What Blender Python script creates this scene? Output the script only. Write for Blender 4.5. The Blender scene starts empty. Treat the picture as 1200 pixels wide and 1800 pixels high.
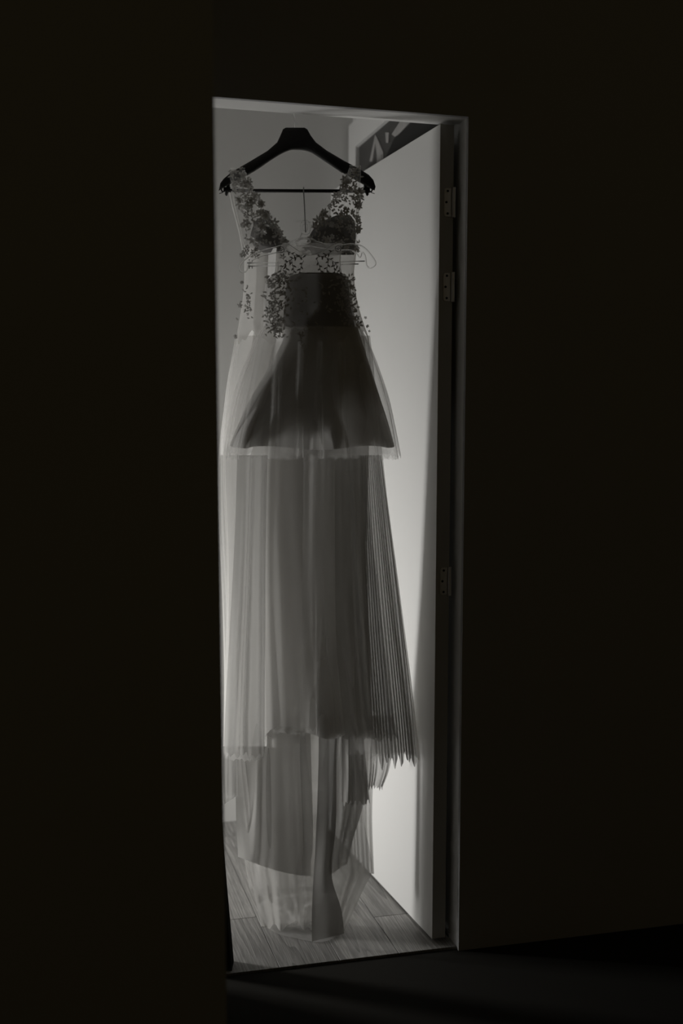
import bpy, math, random
from mathutils import Vector, Matrix, noise
random.seed(7)
S = bpy.context.scene
COL = S.collection
# ------------------------------------------------------------------ camera
C = Vector((-1.0143, -2.6445, 1.3109)); YAW, PITCH, ROLL, FPX = -0.2614, -0.0743, 0.0041, 2018.74
FW = Vector((-math.sin(YAW)*math.cos(PITCH), math.cos(YAW)*math.cos(PITCH), math.sin(PITCH)))
R0 = Vector((math.cos(YAW), math.sin(YAW), 0)); U0 = R0.cross(FW)
RT = math.cos(ROLL)*R0 + math.sin(ROLL)*U0; UP = -math.sin(ROLL)*R0 + math.cos(ROLL)*U0
cam = bpy.data.cameras.new('camera'); co = bpy.data.objects.new('camera', cam); COL.objects.link(co)
M = Matrix((RT, UP, -FW)).transposed().to_4x4(); M.translation = C
co.matrix_world = M
cam.sensor_fit = 'VERTICAL'; cam.sensor_height = 36; cam.sensor_width = 24; cam.lens = FPX/1800*36
cam.clip_start = .05
cam.dof.use_dof = True; cam.dof.focus_distance = 2.86; cam.dof.aperture_fstop = 1.7
S.camera = co
# ------------------------------------------------------------------ world, light, exposure
w = bpy.data.worlds.new('world'); S.world = w; w.use_nodes = True
w.node_tree.nodes['Background'].inputs[0].default_value = (1, .78, .40, 1)
w.node_tree.nodes['Background'].inputs[1].default_value = .0165
S.view_settings.view_transform = 'Standard'; S.view_settings.look = 'None'
S.view_settings.exposure = 0; S.view_settings.gamma = 1; S.view_settings.use_curve_mapping = False
S.cycles.transparent_max_bounces = 48; S.cycles.max_bounces = 10; S.cycles.transmission_bounces = 10
def area(name, loc, aim, sx, sy, power, spread=180, col=(1, .99, .97)):
    l = bpy.data.lights.new(name, 'AREA'); l.shape = 'RECTANGLE'; l.size = sx; l.size_y = sy
    l.energy = power; l.color = col; l.spread = math.radians(spread)
    o = bpy.data.objects.new(name, l); COL.objects.link(o); o.location = loc
    o.rotation_euler = (Vector(aim)-Vector(loc)).to_track_quat('-Z', 'Y').to_euler()
    return o
area('hall_window_light', (-1.95, .93, .62), (0, .50, .48), .19, .45, 12.9, 120)
# ------------------------------------------------------------------ materials
def mat(name, col=(.5, .5, .5), rough=.6, spec=.5, metal=0, noise_amt=0, noise_scale=40, bump=0):
    m = bpy.data.materials.new(name); m.use_nodes = True; nt = m.node_tree
    b = nt.nodes['Principled BSDF']
    b.inputs['Base Color'].default_value = (*col, 1); b.inputs['Roughness'].default_value = rough
    b.inputs['Specular IOR Level'].default_value = spec; b.inputs['Metallic'].default_value = metal
    if noise_amt or bump:
        tc = nt.nodes.new('ShaderNodeTexCoord'); n = nt.nodes.new('ShaderNodeTexNoise')
        n.inputs['Scale'].default_value = noise_scale; n.inputs['Detail'].default_value = 6
        nt.links.new(tc.outputs['Object'], n.inputs['Vector'])
        if noise_amt:
            r = nt.nodes.new('ShaderNodeMapRange'); r.inputs['To Min'].default_value = 1-noise_amt; r.inputs['To Max'].default_value = 1+noise_amt
            nt.links.new(n.outputs['Fac'], r.inputs['Value'])
            v = nt.nodes.new('ShaderNodeVectorMath'); v.operation = 'SCALE'; v.inputs[0].default_value = col
            nt.links.new(r.outputs[0], v.inputs['Scale']); nt.links.new(v.outputs[0], b.inputs['Base Color'])
        if bump:
            bp = nt.nodes.new('ShaderNodeBump'); bp.inputs['Strength'].default_value = bump; bp.inputs['Distance'].default_value = .002
            nt.links.new(n.outputs['Fac'], bp.inputs['Height']); nt.links.new(bp.outputs[0], b.inputs['Normal'])
    return m
def cloth(name, col, opacity, transl=.5, grazing=True, weave=0):
    """thin fabric: transparent gaps + threads that scatter and pass light; looks denser at a slant as real net does"""
    m = bpy.data.materials.new(name); m.use_nodes = True; nt = m.node_tree; nt.nodes.clear(); N = nt.nodes.new
    out = N('ShaderNodeOutputMaterial'); tr = N('ShaderNodeBsdfTransparent'); d = N('ShaderNodeBsdfDiffuse'); t = N('ShaderNodeBsdfTranslucent')
    d.inputs[0].default_value = (*col, 1); t.inputs[0].default_value = (*col, 1)
    a = N('ShaderNodeMixShader'); a.inputs[0].default_value = transl
    nt.links.new(d.outputs[0], a.inputs[1]); nt.links.new(t.outputs[0], a.inputs[2])
    mx = N('ShaderNodeMixShader'); nt.links.new(tr.outputs[0], mx.inputs[1]); nt.links.new(a.outputs[0], mx.inputs[2])
    if opacity >= 1: mx.inputs[0].default_value = 1
    else:
        g = N('ShaderNodeNewGeometry'); dt = N('ShaderNodeVectorMath'); dt.operation = 'DOT_PRODUCT'
        nt.links.new(g.outputs['Normal'], dt.inputs[0]); nt.links.new(g.outputs['Incoming'], dt.inputs[1])
        ab = N('ShaderNodeMath'); ab.operation = 'ABSOLUTE'; nt.links.new(dt.outputs['Value'], ab.inputs[0])
        mm = N('ShaderNodeMath'); mm.operation = 'MAXIMUM'; mm.inputs[1].default_value = .12; nt.links.new(ab.outputs[0], mm.inputs[0])
        iv = N('ShaderNodeMath'); iv.operation = 'DIVIDE'; iv.inputs[0].default_value = 1; nt.links.new(mm.outputs[0], iv.inputs[1])
        pw = N('ShaderNodeMath'); pw.operation = 'POWER'; pw.inputs[0].default_value = 1-opacity; nt.links.new(iv.outputs[0], pw.inputs[1])
        sb = N('ShaderNodeMath'); sb.operation = 'SUBTRACT'; sb.inputs[0].default_value = 1; nt.links.new(pw.outputs[0], sb.inputs[1])
        nt.links.new(sb.outputs[0], mx.inputs[0])
    nt.links.new(mx.outputs[0], out.inputs[0])
    return m
def wood(name):
    m = bpy.data.materials.new(name); m.use_nodes = True; nt = m.node_tree; N = nt.nodes.new; L = nt.links.new
    b = nt.nodes['Principled BSDF']; tc = N('ShaderNodeTexCoord'); oi = N('ShaderNodeObjectInfo')
    mp = N('ShaderNodeMapping'); mp.inputs['Scale'].default_value = (1, .045, 1)
    ad = N('ShaderNodeVectorMath'); ad.operation = 'ADD'; sc = N('ShaderNodeVectorMath'); sc.operation = 'SCALE'; sc.inputs['Scale'].default_value = 9
    cb = N('ShaderNodeCombineXYZ'); L(oi.outputs['Random'], cb.inputs[0]); L(oi.outputs['Random'], cb.inputs[1]); L(cb.outputs[0], sc.inputs[0])
    L(tc.outputs['Object'], ad.inputs[0]); L(sc.outputs[0], ad.inputs[1]); L(ad.outputs[0], mp.inputs[0])
    n1 = N('ShaderNodeTexNoise'); n1.inputs['Scale'].default_value = 9; n1.inputs['Detail'].default_value = 2; L(mp.outputs[0], n1.inputs['Vector'])
    mu = N('ShaderNodeMath'); mu.operation = 'MULTIPLY'; mu.inputs[1].default_value = 26; L(n1.outputs['Fac'], mu.inputs[0])
    fr = N('ShaderNodeMath'); fr.operation = 'FRACT'; L(mu.outputs[0], fr.inputs[0])
    n2 = N('ShaderNodeTexNoise'); n2.inputs['Scale'].default_value = 330; n2.inputs['Detail'].default_value = 4; L(mp.outputs[0], n2.inputs['Vector'])
    r1 = N('ShaderNodeMapRange'); r1.inputs['To Min'].default_value = .62; r1.inputs['To Max'].default_value = 1.1; L(fr.outputs[0], r1.inputs['Value'])
    r2 = N('ShaderNodeMapRange'); r2.inputs['From Min'].default_value = .35; r2.inputs['From Max'].default_value = .65; r2.inputs['To Min'].default_value = .72; r2.inputs['To Max'].default_value = 1.12; L(n2.outputs['Fac'], r2.inputs['Value'])
    r3 = N('ShaderNodeMapRange'); r3.inputs['To Min'].default_value = .82; r3.inputs['To Max'].default_value = 1.15; L(oi.outputs['Random'], r3.inputs['Value'])
    m1 = N('ShaderNodeMath'); m1.operation = 'MULTIPLY'; L(r1.outputs[0], m1.inputs[0]); L(r2.outputs[0], m1.inputs[1])
    m2 = N('ShaderNodeMath'); m2.operation = 'MULTIPLY'; L(m1.outputs[0], m2.inputs[0]); L(r3.outputs[0], m2.inputs[1])
    v = N('ShaderNodeVectorMath'); v.operation = 'SCALE'; v.inputs[0].default_value = (.29, .282, .268); L(m2.outputs[0], v.inputs['Scale'])
    L(v.outputs[0], b.inputs['Base Color']); b.inputs['Roughness'].default_value = .55
    bp = N('ShaderNodeBump'); bp.inputs['Strength'].default_value = .5; bp.inputs['Distance'].default_value = .0015
    L(m1.outputs[0], bp.inputs['Height']); L(bp.outputs[0], b.inputs['Normal'])
    return m
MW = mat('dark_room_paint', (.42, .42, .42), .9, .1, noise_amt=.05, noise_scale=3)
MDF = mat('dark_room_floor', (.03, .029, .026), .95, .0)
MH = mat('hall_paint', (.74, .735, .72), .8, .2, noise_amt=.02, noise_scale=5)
MFR = mat('frame_paint', (.82, .815, .80), .5, .4)
MDOOR = mat('door_paint', (.66, .655, .64), .55, .35)
MEDGE = mat('door_edge_paint', (.52, .51, .49), .6, .3)
MWOOD = wood('hall_oak'); MGAP = mat('floor_gap', (.06, .055, .05), .9)
MSTEEL = mat('brushed_steel', (.75, .74, .72), .35, .5, 1)
MSCREW = mat('screw_dark', (.06, .06, .06), .5, .5, 1)
MVELVET = mat('black_velvet', (.02, .019, .018), .75, .25, noise_amt=.2, noise_scale=200, bump=.4)
MBLACK = mat('black_plastic', (.012, .012, .012), .35, .5)
MCHROME = mat('chrome', (.8, .8, .8), .15, .5, 1)
MTULLE = cloth('tulle', (.86, .85, .83), .19, .52)
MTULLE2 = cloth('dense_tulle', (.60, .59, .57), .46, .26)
MLIN = cloth('satin_lining', (.66, .65, .63), .92, .32)
MSAT = cloth('child_satin', (.64, .63, .61), .95, .13)
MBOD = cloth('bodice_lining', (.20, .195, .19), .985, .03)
MBNET = cloth('bodice_lace_net', (.80, .79, .77), .42, .45)
MLACE = cloth('lace', (.70, .69, .67), 1, .13)
MNET = cloth('child_net', (.88, .87, .85), .15, .5)
MLEAF = cloth('embroidery', (.30, .29, .28), 1, .12)
MSHEER = cloth('sheer_yoke', (.84, .83, .81), .30, .5)
MRIB = cloth('ribbon', (.86, .85, .83), .8, .5)
mc = bpy.data.materials.new('clear_plastic'); mc.use_nodes = True
_b = mc.node_tree.nodes['Principled BSDF']; _b.inputs['Base Color'].default_value = (.97, .97, .97, 1); _b.inputs['Roughness'].default_value = .05
_b.inputs['Transmission Weight'].default_value = 1; _b.inputs['IOR'].default_value = 1.45
MCLEAR = mc
# ------------------------------------------------------------------ helpers
def mk(name, verts, faces, m, parent=None, origin=None, smooth=False, kind=None):
    o_ = Vector(origin) if origin is not None else (parent['_w'] if parent is not None and '_w' in parent else Vector((0, 0, 0)))
    o_ = Vector(o_)
    me = bpy.data.meshes.new(name); me.from_pydata([tuple(Vector(v)-o_) for v in verts], [], faces); me.update()
    if smooth: me.polygons.foreach_set('use_smooth', [True]*len(me.polygons))
    me.materials.append(m); o = bpy.data.objects.new(name, me); COL.objects.link(o)
    if parent is not None: o.parent = parent
    if origin is not None and parent is None: o.location = o_
    if origin is not None and parent is not None:
        o.location = o_-Vector(parent['_w'])
    o['_w'] = tuple(o_)
    if kind: o['kind'] = kind
    return o
def root(name, loc, label, cat, group=None):
    o = bpy.data.objects.new(name, None); COL.objects.link(o); o.location = loc; o['_w'] = tuple(loc)
    o['label'] = label; o['category'] = cat
    if group: o['group'] = group
    return o
def boxg(x0, x1, y0, y1, z0, z1, bev=0):
    if not bev:
        v = [(x, y, z) for x in (x0, x1) for y in (y0, y1) for z in (z0, z1)]
        return v, [(0, 1, 3, 2), (4, 6, 7, 5), (0, 4, 5, 1), (2, 3, 7, 6), (0, 2, 6, 4), (1, 5, 7, 3)]
    v = []; b = bev                                   # top edges bevelled
    for (z, i) in ((z0, 0), (z1-b, 0), (z1, b)):
        v += [(x0+i, y0+i, z), (x1-i, y0+i, z), (x1-i, y1-i, z), (x0+i, y1-i, z)]
    f = [(3, 2, 1, 0), (8, 9, 10, 11)]
    for k in (0, 4):
        for j in range(4): f.append((k+j, k+(j+1) % 4, k+4+(j+1) % 4, k+4+j))
    return v, f
def join(parts):
    V, F = [], []
    for v, f in parts:
        n = len(V); V += [tuple(p) for p in v]; F += [tuple(i+n for i in q) for q in f]
    return V, F
def tubeg(pts, r, n=8, closed=False):
    pts = [Vector(p) for p in pts]; V, F = [], []; m = len(pts); prev = None
    rr = r if isinstance(r, (list, tuple)) else [r]*m
    for i, p in enumerate(pts):
        a = pts[(i-1) % m] if (closed or i > 0) else p; b = pts[(i+1) % m] if (closed or i < m-1) else p
        t = (b-a).normalized()
        if prev is None:
            prev = t.cross(Vector((0, 0, 1)));
            if prev.length < .1: prev = t.cross(Vector((1, 0, 0)))
        s = (prev-t*prev.dot(t)).normalized(); prev = s; q = t.cross(s)
        for k in range(n):
            A = 2*math.pi*k/n; V.append(p+(s*math.cos(A)+q*math.sin(A))*rr[i])
    for i in range(m if closed else m-1):
        for k in range(n):
            j = (i+1) % m; F.append((i*n+k, i*n+(k+1) % n, j*n+(k+1) % n, j*n+k))
    if not closed: F += [tuple(range(n))[::-1], tuple((m-1)*n+k for k in range(n))]
    return V, F
def spline(pts, n=6, closed=False):
    pts = [Vector(p) for p in pts]; m = len(pts); out = []
    rng = range(m if closed else m-1)
    for i in rng:
        g = (lambda k: pts[k % m]) if closed else (lambda k: pts[max(0, min(m-1, k))])
        a, b, c, d = g(i-1), g(i), g(i+1), g(i+2)
        for s in range(n):
            t = s/n; out.append(.5*((2*b)+(c-a)*t+(2*a-5*b+4*c-d)*t*t+(3*b-a-3*c+d)*t**3))
    if not closed: out.append(pts[-1])
    return out
# the hanging plane: through the hook, turned towards the room; P() gives the point at a given spot of it, dy metres behind
O = Vector((-.39, .14, 0)); YD = Vector((-math.sin(YAW), math.cos(YAW), 0)); XD = R0.copy()
def P(px, py, dy=0.0):
    d = FW+RT*((px-600)/FPX)+UP*((900-py)/FPX)
    return C+d*((dy-(C-O).dot(YD))/d.dot(YD))
def onfloor(px, py, z=0.0):
    d = FW+RT*((px-600)/FPX)+UP*((900-py)/FPX); return C+d*((z-C.z)/d.z)
def interp(rows, y):
    if y <= rows[0][0]: return rows[0][1:]
    for i in range(len(rows)-1):
        a, b = rows[i], rows[i+1]
        if y <= b[0]:
            m0 = rows[i-1] if i > 0 else a; m1 = rows[i+2] if i+2 < len(rows) else b
            t = (y-a[0])/(b[0]-a[0]); h = b[0]-a[0]; o = []
            for k in range(1, len(a)):
                ta = (b[k]-m0[k])/(b[0]-m0[0])*h if b[0] != m0[0] else 0
                tb = (m1[k]-a[k])/(m1[0]-a[0])*h if m1[0] != a[0] else 0
                o.append((2*t**3-3*t*t+1)*a[k]+(t**3-2*t*t+t)*ta+(-2*t**3+3*t*t)*b[k]+(t**3-t*t)*tb)
            return tuple(o)
    return rows[-1][1:]
def nz(a, b, c=0.): return noise.noise(Vector((a, b, c)))
def skirt(name, rows, dy0, ry, folds, amp, hem, m, parent, nth=260, nv=40, seed=0, y0=None, y1=None):
    """closed gathered cone. rows (py, xl, xr); ry = (top, bottom) half depth; folds [(n, weight, phase, drift)]; amp=(top,bottom)"""
    y0 = rows[0][0] if y0 is None else y0; y1 = rows[-1][0] if y1 is None else y1
    V, F = [], []
    for j in range(nv+1):
        for i in range(nth):
            th = 2*math.pi*i/nth; t = j/nv
            ye = y1+hem(th); py = y0+(ye-y0)*t; tt = (py-y0)/(y1-y0)
            xl, xr = interp(rows, min(py, rows[-1][0])); xc, hw = (xl+xr)/2, (xr-xl)/2
            r = ry[0]+(ry[1]-ry[0])*tt; f = 0
            for (n, wt, ph, dr) in folds:
                s = math.cos(n*th+ph+dr*tt+1.3*nz(th*1.3+seed, n, tt*.6)); f += wt*(s if s < 0 else s**1.0)
            a = amp[0]+(amp[1]-amp[0])*tt
            f = f*a+nz(math.cos(th)*3+seed, math.sin(th)*3, tt*2.5)*a*.7
            sx, sc_ = math.sin(th), -math.cos(th)
            edge = abs(sx)**6
            x = xc+hw*sx*(1+ (f*.6 if abs(sx) < .97 else min(f*.3, 0))*(1-edge*.7))
            V.append(P(x, py, dy0+r*sc_+f*(.11+.12*tt)))
    for j in range(nv):
        for i in range(nth):
            k = (i+1) % nth; F.append((j*nth+i, j*nth+k, (j+1)*nth+k, (j+1)*nth+i))
    return mk(name, V, F, m, parent, smooth=True)
def sheet(name, rows, dyf, m, parent, nu=60, nv=40, hem=None, lean=0):
    """open panel; rows (py, xl, xr); dyf(u,t) depth; hem(u) px added at the bottom"""
    y0, y1 = rows[0][0], rows[-1][0]; V, F = [], []
    for j in range(nv+1):
        for i in range(nu+1):
            u = i/nu; t = j/nv; py = y0+(y1-y0+(hem(u) if hem else 0))*t
            xl, xr = interp(rows, min(py, y1))
            if name == 'train_panel' and xl+(xr-xl)*u < 470: py = max(py, 1312-.001*(t < .5))
            q = P(xl+(xr-xl)*u, py, dyf(u, t)); q.z = max(q.z, .004); V.append(q)
    for j in range(nv):
        for i in range(nu):
            a = j*(nu+1)+i; F.append((a, a+1, a+nu+2, a+nu+1))
    return mk(name, V, F, m, parent, smooth=True)
def struct(name, v, f, m, parent=None, origin=None):
    o = mk(name, v, f, m, parent, origin)
    if parent is None: o['kind'] = 'structure'
    return o
# ------------------------------------------------------------------ setting
H = 2.05; XL = -.84; D = .06
# dark room wall with the doorway, one mesh of boxes
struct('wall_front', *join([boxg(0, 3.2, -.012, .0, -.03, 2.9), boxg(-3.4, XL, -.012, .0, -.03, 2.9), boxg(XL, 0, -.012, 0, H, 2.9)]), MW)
# return wall beside the camera, its corner hides the left side of the doorway
e1 = .0
def edge_x(px, y):                                            # where the wall corner stands at depth y
    d = FW+RT*((px-600)/FPX); return C.x+d.x*((y-C.y)/d.y)
yw = -.80
def near_wall():
    V, F = boxg(-3.4, 0, yw, -.012, -.03, 2.9)
    def ex(z):
        px = 390
        for _ in range(8):
            x = edge_x(px, yw); v = Vector((x, yw, z))-C; py = 900-FPX*v.dot(UP)/v.dot(FW); px = 380+(py-180)*.0098
        return x
    return [(ex(z) if x == 0 else x, y, z) for x, y, z in V], F
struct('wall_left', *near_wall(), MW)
# sloping piece at the left door post's foot, shade put into its dark colour
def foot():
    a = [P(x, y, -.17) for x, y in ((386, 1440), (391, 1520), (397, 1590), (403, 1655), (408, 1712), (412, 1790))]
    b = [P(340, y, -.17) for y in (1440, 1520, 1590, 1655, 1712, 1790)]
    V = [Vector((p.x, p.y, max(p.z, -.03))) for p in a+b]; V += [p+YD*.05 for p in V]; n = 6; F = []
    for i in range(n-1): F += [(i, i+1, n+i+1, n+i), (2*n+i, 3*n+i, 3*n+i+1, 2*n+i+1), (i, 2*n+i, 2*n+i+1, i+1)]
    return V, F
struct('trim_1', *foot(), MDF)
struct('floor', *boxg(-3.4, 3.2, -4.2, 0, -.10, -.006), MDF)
# door frame: head and posts with a rebate for the leaf
struct('trim_2', *join([boxg(XL-.04, .04, .0005, D, H, H+.08), boxg(XL-.04, .04, D, .12, H+.012, H+.08)]), MFR)
struct('trim_3', *join([boxg(0, .04, .0005, D, -.03, H), boxg(.012, .04, D, .12, -.03, H+.012)]), MFR)
struct('trim_4', *join([boxg(XL-.04, XL, .0005, D, -.03, H), boxg(XL-.04, XL-.012, D, .12, -.03, H+.012)]), MFR)
# hall
XR = .012; YF = 1.07; ZC = 2.62; XH = -2.9
struct('wall_back', *boxg(XH, XR+.1, YF, YF+.1, -.03, ZC), MH)
struct('wall_right', *boxg(XR, XR+.1, .12, YF, -.03, ZC), MH)
struct('wall_hall_front', *join([boxg(.04, XR+.1, .02, .12, -.03, ZC), boxg(XH, XL-.04, .02, .12, -.03, ZC), boxg(XL-.04, .04, .02, .12, H+.08, ZC)]), MH)
struct('wall_hall_left', *boxg(XH-.1, XH, .02, YF+.1, -.03, ZC), MH)
struct('ceiling', *boxg(XH-.1, XR+.1, .02, YF+.1, ZC, ZC+.1), MH)
struct('baseboard_back', *boxg(XH, XR, YF-.014, YF, 0, .08), MFR)
# hall floor: bare screed far left, single planks where they are seen
fl = struct('floor_hall', *boxg(XH, XR, .0005, YF, -.029, -.012), MGAP)
pw = .152; meshes = {}
def plank(x, ya, yb):
    L_ = round(yb-ya, 3)
    if L_ not in meshes:
        v, f = boxg(0, pw-.0014, 0, L_-.0014, -.012, 0, .0008); me = bpy.data.meshes.new('plank'); me.from_pydata(v, [], f); me.materials.append(MWOOD); meshes[L_] = me
    o = bpy.data.objects.new('plank', meshes[L_]); COL.objects.link(o); o.parent = fl; o.location = (x, ya, 0)
x0 = onfloor(490, 1697).x
k0 = -14
for k in range(k0, 6):
    x = x0+k*pw
    if x+pw > XR+.02: continue
    cut = [.235, .62, .12, .40, .30, .55, .18][k % 7]
    if k == -1: cut = .30
    if k == 1: cut = .55
    if k == 2: cut = .22
    ys = [.001, cut, cut+.78 if cut+.78 < YF-.1 else YF-.15, YF]
    for a, b in zip(ys, ys[1:]):
        if b-a > .02: plank(x, a, b)
# picture on the right hall wall
def YZ(px, py, xw):
    d = FW+RT*((px-600)/FPX)+UP*((900-py)/FPX); p = C+d*((xw-C.x)/d.x); return p
px_ = XR-.006
pic_root = root('framed_picture', (XR, .6, 2.0), 'large white framed picture of pale houses behind the open door', 'picture')
a0 = YZ(631, 258, px_); yA, zT = a0.y, a0.z
yB = .15; zB = 1.45; fwid = .085
def rect_prism(ya, yb, za, zb, xa, xb): return boxg(xb, xa, ya, yb, za, zb)
for (ya, yb, za, zb) in ((yB-.0, yA+fwid, zT, zT+fwid), (yB, yA+fwid, zB-fwid, zB), (yA, yA+fwid, zB, zT)):
    mk('frame_rail', *rect_prism(ya, yb, za, zb, XR, XR-.018), MFR, pic_root)
mk('frame_rail', *rect_prism(yB-.03, yB, zB-fwid, zT+fwid, XR, XR-.018), MFR, pic_root)
MPIC = mat('picture_ground', (.085, .083, .08), .5, .2, noise_amt=.25, noise_scale=6); MPALE = mat('picture_pale', (.42, .41, .40), .5, .2, noise_amt=.2, noise_scale=30); MDK = mat('picture_dark', (.02, .02, .02), .5, .2)
mk('picture_panel', *rect_prism(yB, yA, zB, zT, XR, px_), MPIC, pic_root)
def flat(poly, m, name, dx=.003):
    q = [YZ(a, b, px_-dx) for a, b in poly]; n = len(q); V = q+[Vector((p.x+dx-.0005, p.y, p.z)) for p in q]
    F = [tuple(range(n))[::-1], tuple(range(n, 2*n))]+[(i, (i+1) % n, n+(i+1) % n, n+i) for i in range(n)]
    mk(name, V, F, m, pic_root)
flat([(659, 236), (661, 240), (673, 268), (673, 300), (662, 300), (662, 272), (659, 250), (654, 284), (649, 284), (654, 260)], MPALE, 'painted_house')
flat([(664, 272), (670, 272), (670, 292), (664, 292)], MPALE, 'painted_house', .004)
flat([(677, 233), (683, 233), (682, 251), (678, 251)], MPALE, 'painted_chimney')
flat([(688, 236), (708, 205), (728, 205), (700, 236), (693, 240)], MPALE, 'painted_roof')
flat([(692, 244), (735, 205), (800, 190), (770, 240), (700, 262), (678, 275)], MDK, 'painted_dark_area', .002)  # dark area of the picture itself
# ------------------------------------------------------------------ door leaf
hx, hy, ang, DW, TH = -.0513, .043, 1.5055, .85, .036; zt = 2.043; zb = .006
dd = Vector((-math.cos(ang), math.sin(ang), 0)); nn = Vector((math.sin(ang), math.cos(ang), 0)).normalized()
hp = Vector((hx, hy, 0)); nn = Vector((dd.y, -dd.x, 0))      # nn points to the right, away from the lit face
def DL(a, t, z): return hp+dd*a+nn*t+Vector((0, 0, z))
def dbox(a0, a1, t0, t1, z0, z1):
    v = [DL(a, t, z) for a in (a0, a1) for t in (t0, t1) for z in (z0, z1)]
    return v, [(0, 1, 3, 2), (4, 6, 7, 5), (0, 4, 5, 1), (2, 3, 7, 6), (0, 2, 6, 4), (1, 5, 7, 3)]
door = struct('door_1', *dbox(.0005, DW, 0, TH, zb, zt), MDOOR, origin=DL(0, 0, 0))
mk('door_edge', *dbox(-.0005, .0005, 0, TH, zb, zt), MEDGE, door)
def hinge(zc):
    hh = .034; w0, w1 = .011, .030; r = .006; prof = []
    for (cz, cs) in ((zc+hh-r, 1), (zc-hh+r, -1)):
        for k in range(5):
            A = math.radians(90-22.5*k) if cs > 0 else math.radians(-22.5*k)
            prof.append((w0+r-r*math.sin(math.pi/2-A if cs > 0 else math.pi/2+A) if False else w0+r-r*math.cos(math.radians(90-22.5*k) if cs > 0 else math.radians(22.5*k)), cz+(r*math.sin(math.radians(90-22.5*k)) if cs > 0 else -r*math.sin(math.radians(22.5*k)))))
    prof = [(w1, zc+hh)]+prof+[(w1, zc-hh)]; n = len(prof)
    V = [DL(-.0030, t, z) for t, z in prof]+[DL(-.0004, t, z) for t, z in prof]
    F = [tuple(range(n)), tuple(range(n, 2*n))[::-1]]+[(i, (i+1) % n, n+(i+1) % n, n+i) for i in range(n)]
    h = mk('hinge', V, F, MSTEEL, door, origin=DL(0, 0, zc))
    kn = tubeg([DL(-.006, TH-.001, zc-.036), DL(-.006, TH-.001, zc+.036)], .0048, 12); mk('hinge_knuckle', *kn, MSTEEL, h)
    for (t, dz) in ((.020, .027), (.0165, 0), (.020, -.027)):
        mk('screw', *tubeg([DL(-.0030, t, zc+dz), DL(-.0042, t, zc+dz)], .0030, 12), MSCREW, h)
def zdoor(py):                                               # height on the hinge edge for a height in the picture
    p = hp; d0 = (p-C); best = 0
    for _ in range(40):
        z = best; v = Vector((p.x, p.y, z))-C; y = 900-FPX*v.dot(UP)/v.dot(FW); best += (y-py)/700
    return best
for py in (355, 504, 1022): hinge(zdoor(py))
# ------------------------------------------------------------------ black hanger
hang = root('suit_hanger', P(516, 224), 'wide black velvet hanger with trouser bar holding the long lace wedding dress', 'hanger')
up = [(385, 332), (387, 322), (393, 314), (406, 303), (440, 283), (470, 265), (487, 250), (493, 237), (497, 227), (502, 224), (518, 224), (535, 224), (540, 227), (546, 238), (555, 250), (575, 265), (604, 282), (632, 297), (648, 307), (656, 316), (660, 328)]
lo = [(384, 336), (388, 333), (396, 328), (412, 320), (446, 301), (474, 282), (490, 272), (500, 267), (508, 264), (513, 263), (521, 263), (530, 263.5), (538, 265), (547, 268), (557, 274), (575, 286), (602, 304), (628, 319), (645, 328), (653, 333), (658, 335)]
V, F = [], []; N_ = 14; n = len(up)
for i, (a, b) in enumerate(zip(up, lo)):
    s = abs(i-n//2)/(n//2); hd = .009+.013*s**1.5; hd *= (.55 if i in (0, n-1) else 1)
    for k in range(N_):
        A = 2*math.pi*k/N_; c, sn = math.cos(A), math.sin(A)
        c = math.copysign(abs(c)**.55, c); sn = math.copysign(abs(sn)**.55, sn); t = (1-sn)/2
        curve = .018*s*s                                     # tips bend towards the back
        V.append(P(a[0]+(b[0]-a[0])*t, a[1]+(b[1]-a[1])*t, hd*c+curve*0))
for i in range(n-1):
    for k in range(N_): F.append((i*N_+k, i*N_+(k+1) % N_, (i+1)*N_+(k+1) % N_, (i+1)*N_+k))
F += [tuple(range(N_)), tuple((n-1)*N_+k for k in range(N_))[::-1]]
mk('underside_band', *tubeg(spline([P(a, b-1.2, -.004) for a, b in lo[3:-4]], 3), .0026, 8), mat('velvet_reflected_light', (.16, .155, .15), .6, .3), hang, smooth=True)  # paler strip: light reflected on the underside, put into the colour
body = mk('hanger_body', V, F, MVELVET, hang, smooth=True)
hk = [P(518, 232), P(517.5, 215), P(516, 200), P(513, 192), P(508, 186), P(508, 176), P(516, 170), P(525, 176), P(527, 186)]
mk('hook', *tubeg(spline(hk, 6), .0019, 10), MCHROME, hang, smooth=True)
mk('trouser_bar', *tubeg([P(396, 335), P(520, 335.5), P(650, 336)], .0042, 12), MVELVET, hang, smooth=True)
for s, x in ((-1, 401), (1, 642)):
    mk('bar_post', *tubeg([P(x, 318), P(x, 336)], .0045, 8), MBLACK, hang)
    cx = x-1*s*(-2)
    cl = join([tubeg([P(cx-6, 333), P(cx+6, 333)], .006, 8), tubeg([P(cx, 335), P(cx+s*1.5, 342), P(cx+s*.5, 344)], [.005, .0035, .002], 8),
               tubeg(spline([P(cx+s*4, 335, -.004), P(cx+s*8, 337, -.006), P(cx+s*10, 333, -.006), P(cx+s*9, 330, -.004)], 4), .0018, 6),
               tubeg([P(cx+s*7, 338, -.006), P(cx+s*14, 340.5, -.008)], .0009, 6)])
    mk('clip', *cl, MBLACK, hang)
nail = root('wall_nail', P(516, 170), 'small nail above the doorway that carries the black hanger', 'nail')
pn = P(516, 171.5); mk('nail_shaft', *tubeg([Vector((pn.x, .1205, pn.z)), Vector((pn.x, .165, pn.z))], .0015, 8), MSTEEL, nail)
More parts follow.
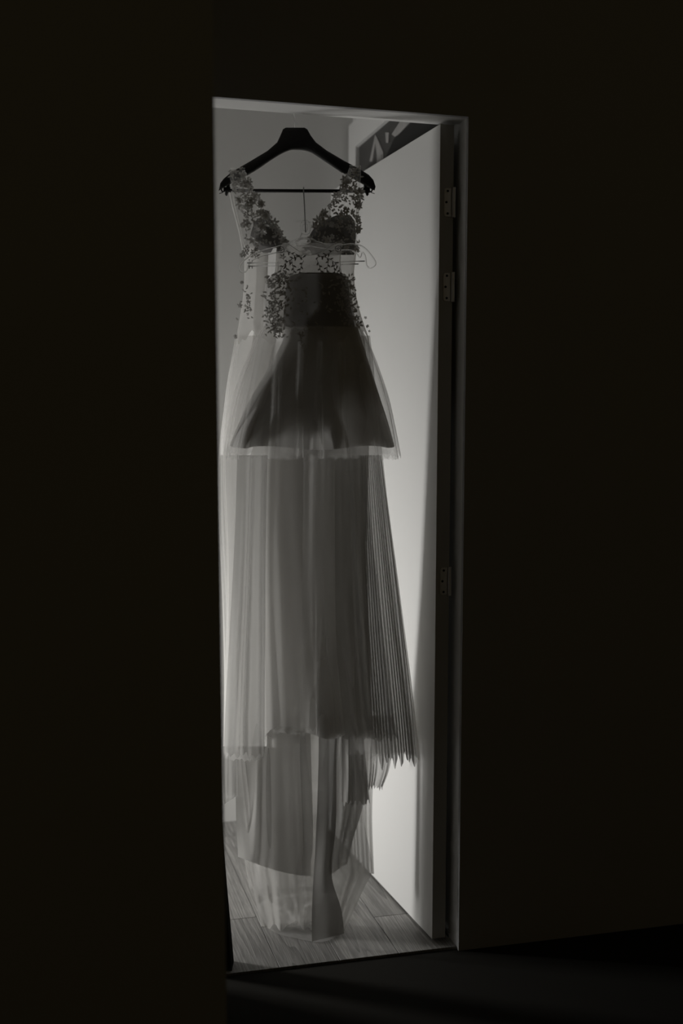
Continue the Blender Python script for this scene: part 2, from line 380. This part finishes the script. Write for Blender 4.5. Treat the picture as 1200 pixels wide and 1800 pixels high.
# ------------------------------------------------------------------ flowers and leaves
def flower_mesh(name, m, petals=6, r=.0105, cup=.4):
    V, F = [], []
    for k in range(petals):
        A = 2*math.pi*k/petals; ca, sa = math.cos(A), math.sin(A); b = len(V)
        for (u, w_, z) in ((.08, 0, 0), (.45, .30, .22), (.45, -.30, .22), (.55, 0, .10), (.85, .20, cup), (.85, -.20, cup), (1.05, 0, cup*1.2)):
            V.append(((u*ca-w_*sa)*r, (u*sa+w_*ca)*r, z*r))
        F += [(b, b+1, b+3), (b, b+3, b+2), (b+1, b+4, b+3), (b+3, b+4, b+6), (b+3, b+6, b+5), (b+2, b+3, b+5)]
    me = bpy.data.meshes.new(name); me.from_pydata(V, [], F); me.materials.append(m); me.polygons.foreach_set('use_smooth', [True]*len(me.polygons)); return me
FM = [flower_mesh('lace_flower', MLACE, 6), flower_mesh('lace_flower', MLACE, 5, .0125, .7), flower_mesh('lace_flower', MLACE, 7, .009, .25)]
TOCAM = -YD
def put_flower(parent, p, scale=1, tilt=.5):
    o = bpy.data.objects.new('lace_flower', random.choice(FM)); COL.objects.link(o); o.parent = parent
    o.location = p-Vector(parent['_w'])
    q = (TOCAM+Vector((random.uniform(-1, 1), random.uniform(-1, 1), random.uniform(-1, 1)))*tilt).normalized().to_track_quat('Z', 'Y')
    o.rotation_euler = (q.to_matrix() @ Matrix.Rotation(random.uniform(0, 6.28), 3, 'Z')).to_euler()
    o.scale = (scale,)*3
def leafg(p, ang_, L_, wd, dyt=0.0):
    """leaf lying in the hanging plane at p"""
    x = XD*math.cos(ang_)+Vector((0, 0, 1))*math.sin(ang_); y = -XD*math.sin(ang_)+Vector((0, 0, 1))*math.cos(ang_)
    V = [p, p+x*L_*.3+y*wd*.42, p+x*L_*.65+y*wd*.40, p+x*L_, p+x*L_*.65-y*wd*.40, p+x*L_*.3-y*wd*.42, p+x*L_*.5-YD*.0008]
    return V, [(6, (i+1) % 6, i) for i in range(6)]
# ------------------------------------------------------------------ wedding dress
wd = root('wedding_dress', P(520, 600, .03), 'long white wedding dress with flowered lace bodice and tulle train, behind the short dress', 'dress')
def wob(u, t, k, s): return nz(u*k+s, t*1.7, s)
# straps of lace net
LS = [(298, 404, 430), (315, 404, 436), (340, 409, 447), (370, 418, 467), (400, 424, 487), (432, 430, 504)]
RS = [(294, 614, 634), (312, 607, 634), (340, 594, 632), (370, 572, 631), (400, 552, 629), (445, 536, 626)]
dS = lambda u, t: -.028+.0*u-.012*math.sin(math.pi*u)+.004*wob(u, t*4, 6, 2)-.02*t*t*0
for nm, rws in (('strap', LS), ('strap', RS)):
    sheet(nm, rws, dS, MTULLE, wd, 14, 24)
for rws in (LS[:3], RS[:3]):                                   # the straps run over the hanger to the back
    rr = [(rws[0][0]-2, rws[0][1], rws[0][2])]+rws[1:]
    sheet('strap', rr, lambda u, t: .026+.006*t, MTULLE, wd, 8, 8)
    a, b = P(rr[0][1], rr[0][0], -.03), P(rr[0][2], rr[0][0], -.03)
    V = []; 
    for i in range(5):
        for q in (a, b): V.append(q+YD*.056*i/4+Vector((0, 0, .006*math.sin(math.pi*i/4))))
    mk('strap', V, [(2*i, 2*i+1, 2*i+3, 2*i+2) for i in range(4)], MTULLE, wd, smooth=True)
BR = [(430, 429, 627), (455, 429, 625), (480, 430, 622), (520, 427, 626), (560, 421, 636), (594, 415, 648)]
skirt('bodice', BR, .015, (.034, .042), [(5, .3, 1, 0)], (.01, .02), lambda th: 9*math.sin(9*th)+5*math.sin(23*th), cloth('bodice_net', (.86, .85, .83), .5, .5), wd, 120, 30, 3)
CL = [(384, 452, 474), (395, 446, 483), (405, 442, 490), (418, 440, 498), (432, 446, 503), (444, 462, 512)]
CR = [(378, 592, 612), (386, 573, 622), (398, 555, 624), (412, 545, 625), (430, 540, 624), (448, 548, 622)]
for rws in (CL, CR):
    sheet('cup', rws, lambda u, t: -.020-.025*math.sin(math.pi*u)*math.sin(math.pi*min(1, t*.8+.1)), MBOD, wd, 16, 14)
# thin satin loops from the clips
for pts in ([(403, 338), (408, 362), (415, 388), (421, 412), (426, 440)], [(407, 336), (412, 362), (420, 395), (427, 430)], [(633, 334), (631, 360), (628, 390), (624, 425)], [(630, 330), (627, 370), (622, 420)]):
    V = []
    for x, y in pts: V += [P(x-1.1, y, -.008), P(x+1.1, y, -.006)]
    mk('hanging_loop', V, [(2*i, 2*i+1, 2*i+3, 2*i+2) for i in range(len(pts)-1)], MRIB, wd, smooth=True)
# flowers
for rws, n in ((LS, 58), (RS, 62)):
    for _ in range(n):
        t = random.uniform(.10, 1)**.85; py = rws[0][0]+(rws[-1][0]-rws[0][0])*t; xl, xr = interp(rws, py); u = random.uniform(.02, .98)
        if random.random() < .35: u = random.choice((.0, 1.0)) if rws is RS else 1.0
        put_flower(wd, P(xl+(xr-xl)*u, py, dS(u, t)-.006-random.random()*.008), random.uniform(.55, 1.15), .7)
for _ in range(14):
    put_flower(wd, P(random.uniform(424, 452), random.uniform(425, 452), -.03), random.uniform(.4, .8), .6)
for (x, y) in ((434, 519), (437, 523), (435, 530), (432, 537), (435, 541), (440, 545), (419, 535), (421, 538), (416, 561), (414, 590), (413, 593), (437, 552), (425, 497), (642, 559), (645, 573), (649, 583), (630, 427), (629, 436)):
    put_flower(wd, P(x, y, -.022), random.uniform(.3, .6), .8)
lv = []
for rws, n in ((LS, 250), (RS, 270)):
    for _ in range(n):
        t = random.random(); py = rws[0][0]+(rws[-1][0]-rws[0][0])*t; xl, xr = interp(rws, py); u = random.uniform(.05, .95)
        lv.append(leafg(P(xl+(xr-xl)*u, py, dS(u, t)-.003), random.uniform(0, 6.28), random.uniform(.006, .011), .0045))
for _ in range(26):
    lv.append(leafg(P(random.gauss(435, 3.5), random.gauss(530, 14), -.024), random.uniform(0, 6.28), .008, .004))
mk('lace_leaves', *join(lv), MLACE, wd, kind='stuff')
# skirts
A_ = [(590, 418, 648), (640, 408, 655), (700, 398, 660), (800, 400, 640), (1000, 410, 645), (1150, 425, 650), (1288, 440, 655)]
skirt('skirt_lining', [(590, 480, 640), (700, 466, 650), (800, 462, 648), (950, 460, 645), (1100, 462, 648), (1290, 465, 655)], .025, (.034, .12),
      [(3, .5, .6, 0), (5, .5, 2.0, .4), (8, .25, 1, .3)], (.03, .12), lambda th: 6*math.sin(3*th+1)+4*math.sin(7*th), MLIN, wd, 220, 30, 1)
def hem_a(th):
    sx = math.sin(th); k = min(1, max(0, (sx+.60)/.05))*min(1, max(0, (.36-sx)/.06))
    return -44*k+7*math.sin(5*th)+6*nz(th*9, 3)+4*nz(th*31, 6)
def hem_b(th):
    sx = math.sin(th); k = min(1, max(0, (sx+.58)/.05))*min(1, max(0, (.30-sx)/.06))
    return -34*k+8*nz(th*5+3, 2)+7*nz(th*22, 9)
skirt('tulle_skirt', [(590, 414, 650), (640, 405, 656), (700, 396, 660), (800, 384, 672), (900, 384, 683), (1000, 388, 697), (1100, 392, 710), (1200, 394, 723), (1330, 392, 738)], .022, (.038, .135),
      [(4, .45, 0, .5), (7, .4, 1.2, .3), (13, .28, .4, .9), (31, .06, 2, .6)], (.03, .11), hem_a, MTULLE, wd, 420, 40, 5)
skirt('tulle_skirt', [(590, 416, 648), (700, 400, 656), (800, 392, 666), (1000, 398, 686), (1200, 396, 712), (1325, 396, 728)], .022, (.036, .13),
      [(5, .45, 2, .5), (9, .38, .2, .3), (15, .2, 1.4, .9)], (.03, .12), hem_b, MTULLE, wd, 420, 36, 11)
def fold(n, ph, am, base, bend=0.):
    return lambda u, t: base+am*(.3+.7*t)*math.cos(2*math.pi*n*u+ph+2.6*wob(u, t*.5, 3, ph))+bend*t*t
rag = lambda a, s: (lambda u: a*nz(u*7+s, s)+a*.6*nz(u*21, s)+a*.4*math.sin(u*40+s))
MFLANK = cloth('flank_brightener', (.97, .96, .94), .88, .22)  # near-white cloth for a panel added to brighten the dress's left flank
sheet('added_bright_panel', [(436, 429, 486), (500, 429, 482), (560, 422, 484), (600, 415, 500), (660, 401, 490), (740, 391, 462), (800, 386, 440)], lambda u, t: .10-.155*u+.003*math.sin(9*u+2*t), MFLANK, wd, 40, 40)
# front gores of the skirt and the gathered bunch on the right
sheet('tulle_panel', [(800, 417, 470), (950, 412, 467), (1100, 404, 466), (1250, 396, 465), (1328, 394, 465)], fold(2.5, .4, .010, -.10), MTULLE2, wd, 60, 30, rag(8, 2))
sheet('tulle_panel', [(800, 588, 640), (950, 588, 655), (1100, 590, 672), (1250, 598, 690), (1298, 602, 700)], fold(2, 1.4, .012, -.085), MTULLE2, wd, 90, 30, rag(10, 5))
sheet('tulle_panel', [(800, 632, 670), (950, 634, 690), (1100, 640, 708), (1250, 650, 724), (1338, 656, 732)], fold(7, .9, .012, -.06), MTULLE2, wd, 120, 34, rag(16, 7))
sheet('tulle_panel', [(800, 533, 586), (950, 532, 587), (1150, 530, 592), (1284, 528, 600)], fold(1, 2.2, .012, -.09), MTULLE, wd, 90, 30, rag(7, 8))
# train: long pieces that fall behind the hem down to the floor
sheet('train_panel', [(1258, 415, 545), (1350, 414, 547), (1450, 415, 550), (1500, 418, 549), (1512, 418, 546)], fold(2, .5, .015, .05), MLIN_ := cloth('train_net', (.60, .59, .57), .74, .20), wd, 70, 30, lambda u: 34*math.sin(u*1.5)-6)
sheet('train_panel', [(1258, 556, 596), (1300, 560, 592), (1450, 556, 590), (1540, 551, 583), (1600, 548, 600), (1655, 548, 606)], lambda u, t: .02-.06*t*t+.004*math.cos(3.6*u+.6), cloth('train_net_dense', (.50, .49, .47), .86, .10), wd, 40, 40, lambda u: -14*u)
sheet('train_panel', [(1258, 590, 650), (1300, 588, 632), (1400, 584, 640), (1480, 580, 619), (1540, 578, 605)], fold(2, 2.5, .014, .06), MLIN_, wd, 50, 30, lambda u: -22*u)
sheet('train_panel', [(1258, 600, 642), (1300, 600, 640), (1412, 601, 650)], fold(2, .5, .010, .0), MLIN_, wd, 50, 30, rag(8, 11))
sheet('train_panel', [(1258, 640, 690), (1300, 636, 692), (1352, 640, 684), (1385, 642, 672)], fold(3, .5, .010, .02), MTULLE2, wd, 50, 30, rag(9, 12))
sheet('train_panel', [(1258, 600, 662), (1420, 602, 654), (1530, 608, 657), (1542, 610, 658)], fold(3, 1.5, .012, .11), MTULLE2, wd, 50, 30, lambda u: 6*math.sin(5*u))
sheet('train_panel', [(1258, 384, 420), (1400, 384, 418), (1420, 386, 416)], fold(1.5, 1.5, .008, .0), MTULLE2, wd, 30, 20, lambda u: -22*u)
sheet('train_panel', [(1258, 410, 560), (1450, 420, 560), (1560, 438, 560)], fold(3, 3.1, .02, .13), MTULLE, wd, 60, 30, rag(6, 13))
# puddle of tulle on the floor (world heights above the boards)
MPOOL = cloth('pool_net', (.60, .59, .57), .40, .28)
def puddle(name, poly, m, hgt, seed):
    cx = sum(p[0] for p in poly)/len(poly); cy = sum(p[1] for p in poly)/len(poly)
    pts = spline([Vector((a, b, 0)) for a, b in poly], 8, True); n = len(pts); V = []; F = []; nr = 14
    for j in range(nr+1):
        s = j/nr
        for i, p in enumerate(pts):
            q = onfloor(cx+(p.x-cx)*s, cy+(p.y-cy)*s)
            h = .004+hgt*(1-s**2.2)*(.55+.9*nz(q.x*13+seed, q.y*13, seed))+.012*(1-s)*abs(nz(q.x*34, q.y*34, seed))+.006*math.sin(s*9+i*.3)*(1-s)*s
            V.append(Vector((q.x, q.y, max(h, .003))))
    for j in range(nr):
        for i in range(n):
            k = (i+1) % n; F.append((j*n+i, j*n+k, (j+1)*n+k, (j+1)*n+i))
    mk(name, V, F, m, wd, smooth=True)
sheet('train_panel', [(1258, 418, 560), (1500, 436, 560), (1560, 446, 558), (1600, 452, 556), (1622, 458, 553)], fold(2.4, 3.1, .02, .06), MPOOL, wd, 70, 34, lambda u: 4+27*math.sin(u*1.6)+2*nz(u*20, 4))
sheet('train_panel', [(1258, 440, 552), (1540, 447, 552), (1575, 455, 551), (1585, 470, 551)], fold(3, 1.1, .015, .09), MPOOL, wd, 60, 24, lambda u: 14*nz(u*4, 8)+18*math.sin(u*3))
sheet('train_panel', [(1258, 580, 640), (1440, 556, 640), (1530, 554, 654), (1560, 553, 640), (1600, 552, 622), (1646, 553, 600)], fold(2, 1.9, .018, .04), MPOOL, wd, 60, 30, lambda u: 4*math.sin(u*3))
sheet('train_panel', [(1258, 610, 645), (1500, 600, 652), (1560, 604, 636), (1600, 600, 618), (1640, 590, 600)], fold(1, .4, .01, .08), MTULLE, wd, 30, 20)
puddle('train_pool', [(456, 1590), (500, 1575), (560, 1570), (610, 1580), (622, 1600), (604, 1638), (568, 1658), (520, 1652), (480, 1640), (460, 1615)], MTULLE, .02, 1)
# ------------------------------------------------------------------ clear hanger
ch = root('clear_hanger', P(537, 405, -.12), 'clear plastic hanger with thin steel hook hung from the black hanger bar', 'hanger')
DC = -.122
hook2 = [P(537, 408, DC), P(536.5, 395, DC), P(535, 370, DC), P(534, 345, DC), P(533.5, 338, -.03), P(533.5, 332.5, -.004), P(533.5, 329.8, .004), P(533.5, 333, .012), P(533.5, 338, .010)]
hook2 = [P(537, 408, DC), P(536, 385, DC*.75), P(535, 362, -.045), P(534, 345, -.016), P(533.5, 336, -.009), P(533.5, 330.5, -.004), P(533.5, 329.5, .003), P(533.5, 333, .009), P(533.5, 340, .008)]
mk('hook', *tubeg(spline(hook2, 6), .0015, 8), mat('dark_wire', (.22, .22, .21), .3, .5, 1), ch, smooth=True)
def loop(pts, r=.0017, closed=True, n=5): return tubeg(spline([P(x, y, DC) for x, y in pts], n, closed), r, 6, closed)
rt = [(520, 425), (530, 420), (540, 418.5), (550, 421), (557, 425), (580, 431), (600, 431), (618, 429), (634, 432), (646, 441), (656, 454), (660, 462), (657, 468), (649, 471), (644, 466), (643, 458), (641, 448), (636, 443.5), (634, 450), (631, 452), (626, 445), (615, 440), (590, 440), (560, 436), (540, 432), (525, 433)]
ltt = [(545, 424), (535, 419), (522, 421), (505, 428), (490, 433), (470, 438), (452, 444), (436, 452), (423, 464), (421, 474), (427, 479), (434, 475), (438, 463), (452, 453), (475, 446), (500, 441), (520, 433), (535, 430)]
mk('hanger_arm', *loop(rt), MCLEAR, ch, smooth=True); mk('hanger_arm', *loop(ltt), MCLEAR, ch, smooth=True)
mk('neck_plate', *join([loop([(520, 389), (545, 389), (545, 391), (520, 391)], .0009, True, 2), loop([(530, 390), (543, 390), (544, 410), (530, 410)], .0011, True, 3), loop([(533, 395), (540, 395), (540, 405), (533, 405)], .0009, True, 2), loop([(531, 410), (528, 418), (522, 425)], .0022, False)]), MCLEAR, ch, smooth=True)
mk('lower_bar', *join([loop([(434, 462.5), (540, 461), (641, 459)], .0013, False, 2), loop([(436, 468), (540, 466.5), (630, 464)], .0013, False, 2)]), MCLEAR, ch, smooth=True)
mk('bar_post', *join([loop([(438, 456), (438, 472)], .0013, False, 2), loop([(443, 458), (443, 472)], .001, False, 2)]), MCLEAR, ch, smooth=True)
# ------------------------------------------------------------------ short dress
sd = root('short_dress', P(545, 600, -.135), 'short dress with leaf embroidery and tulle skirt, on the clear hanger in front', 'dress')
DY = -.135
YK = [(427, 497, 505, 592, 601), (436, 493, 517, 576, 600), (444, 491, 530, 562, 598.5), (448, 490.5, 541, 549, 598), (460, 489, 545, 545.1, 597.5), (470, 488, 545, 545.1, 598), (478, 486, 545, 545.1, 599), (484, 483, 545, 545.1, 601)]
def half(rows, a, b, nm, dy):
    sheet(nm, [(r[0], r[a], r[b]) for r in rows], lambda u, t: dy, MSHEER, sd, 16, 20)
half(YK, 1, 2, 'yoke', DY-.012); half(YK, 3, 4, 'yoke', DY-.012)
sheet('yoke', [(427, 497, 601), (440, 492, 600), (484, 484, 600)], lambda u, t: DY+.03, MSHEER, sd, 20, 12)
def edge(pts, dy, r=.0008): return tubeg(spline([P(x, y, dy) for x, y in pts], 5), r, 6)
mk('neck_binding', *join([edge([(r[2], r[0]) for r in YK[:4]]+[(r[3], r[0]) for r in YK[:4]][::-1], DY-.013), edge([(497, 427), (491, 444), (488.5, 463), (488, 474), (484, 482), (474, 489), (468, 494)], DY-.012), edge([(601, 427), (598, 445), (597.5, 465), (600, 480), (607, 490), (616, 500)], DY-.012)]), MRIB, sd, smooth=True)
skirt('bodice', [(481, 481, 606), (488, 475, 610), (496, 467, 614), (510, 465, 617), (535, 463, 620), (560, 464, 624), (578, 463, 632)], DY+.005, (.034, .042), [(5, .2, 1, 0)], (.01, .02), lambda th: 0, MBNET, sd, 100, 24, 2)
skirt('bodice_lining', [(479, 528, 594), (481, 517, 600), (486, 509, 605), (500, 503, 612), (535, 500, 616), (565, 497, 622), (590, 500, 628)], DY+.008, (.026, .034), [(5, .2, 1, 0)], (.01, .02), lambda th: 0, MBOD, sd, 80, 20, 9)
# satin underskirt and net overskirt
skirt('underskirt', [(574, 500, 628), (600, 496, 636), (650, 470, 652), (700, 440, 668), (740, 421, 681), (783, 403, 693)], DY+.0, (.035, .062), [(3, .5, .9, 0), (5, .5, 2.2, .2), (8, .2, 0, 0)], (.03, .16),
      lambda th: 5*math.cos(th)+3*math.sin(5*th+1), MSAT, sd, 220, 24, 6)
skirt('net_overskirt', [(572, 465, 632), (590, 452, 642), (620, 438, 656), (660, 421, 671), (700, 409, 684), (750, 400, 695), (800, 392, 705)], DY, (.038, .072), [(5, .4, 0, .3), (9, .38, 1.2, .2), (17, .15, .4, .5), (33, .05, 2, .3)], (.03, .07),
      lambda th: 5*math.sin(4*th)+2.5*math.sin(27*th)+7*nz(th*14, 1), MNET, sd, 360, 26, 8)
for (a, b, c, d) in ((480, 497, 470, 492), (520, 533, 517, 533), (556, 566, 558, 570), (592, 606, 600, 618), (640, 650, 660, 676), (455, 466, 412, 424)):
    sheet('net_fold', [(600, a, b), (700, (a+c)/2, (b+d)/2), (806, c, d)], fold(1, a*.1, .006, DY-.078), MNET, sd, 10, 20, rag(5, a*.1))
skirt('net_overskirt', [(574, 467, 630), (600, 452, 645), (660, 428, 667), (720, 410, 684), (804, 396, 700)], DY+.002, (.037, .068), [(4, .4, 1, .3), (7, .35, .2, .2), (13, .2, 1.4, .5)], (.03, .07),
      lambda th: 4*math.sin(3*th+2)+8*nz(th*17, 5), MNET, sd, 360, 26, 14)
# embroidery: vines with leaves, mirrored about the middle
emb = []
def vine(pts, step=4, L_=.0095, w_=.0042, dy=DY-.0165, flip=1):
    q = spline([P(x, y, dy) for x, y in pts], 6); emb.append(tubeg(q, .0007, 5))
    acc = 0; side = 1
    for a, b in zip(q, q[1:]):
        acc += (b-a).length
        if acc > step*.0014:
            acc = 0; side = -side; d = b-a; A = math.atan2(d.z, d.dot(XD)); emb.append(leafg(b, A+side*.85, L_*random.uniform(.8, 1.15), w_))
vines = [[(531, 450), (522, 452), (512, 456), (503, 462), (496, 470)], [(533, 458), (529, 468), (527, 476), (524, 483)], [(512, 456), (514, 466), (516, 476), (513, 484)], [(503, 440), (512, 446), (522, 451), (532, 453)], [(500, 462), (503, 474), (498, 486), (490, 496)], [(494, 470), (492, 482), (484, 492)]]
for vv in vines:
    vine(vv); vine([(545+(545-x)*1.0, y-1) for x, y in vv])
def ringg(cx, cy, r): return tubeg(spline([P(cx+r*math.cos(a*.785), cy+r*math.sin(a*.785), DY-.0165) for a in range(8)], 3, True), .0008, 5, True)
emb += [ringg(493.5, 439, 5.5), ringg(493.5, 439, 2), ringg(594, 437, 5), ringg(594, 437, 2)]
mk('leaf_embroidery', *join(emb), MLEAF, sd, kind='stuff'); emb = []
for _ in range(430):
    py = random.uniform(484, 592); lim = 1 if py < 560 else .8
    x = random.choice((random.gauss(484, 9), random.gauss(490, 14), random.gauss(610, 9), random.uniform(470, 622)))
    x = max(464, min(626, x)); u = (x-545)/82
    emb.append(leafg(P(x, py, DY-.036+.022*u*u), random.uniform(0, 6.28), random.uniform(.007, .012), .0045))
for (x, y) in ((528, 590), (530, 598), (527, 606), (531, 611), (526, 585), (533, 582), (480, 575), (484, 580), (488, 570), (477, 568), (492, 562)):
    for _ in range(5): emb.append(leafg(P(x+random.uniform(-3, 3), y+random.uniform(-3, 3), DY-.046), random.uniform(0, 6.28), .009, .004))
mk('bodice_leaves', *join(emb), cloth('bodice_lace', (.60, .59, .57), 1, .2), sd, kind='stuff')
for (x, y) in ((474, 497), (480, 503), (475, 532), (478, 540), (472, 545), (480, 548), (476, 556), (482, 562), (488, 570), (484, 577), (494, 566), (478, 520), (497, 452), (502, 478), (498, 484), (622, 520), (624, 545), (627, 560), (630, 570), (618, 505)):
    put_flower(sd, P(x, y, DY-.034), random.uniform(.5, .8), .4)
for o in bpy.data.objects:
    if '_w' in o: del o['_w']
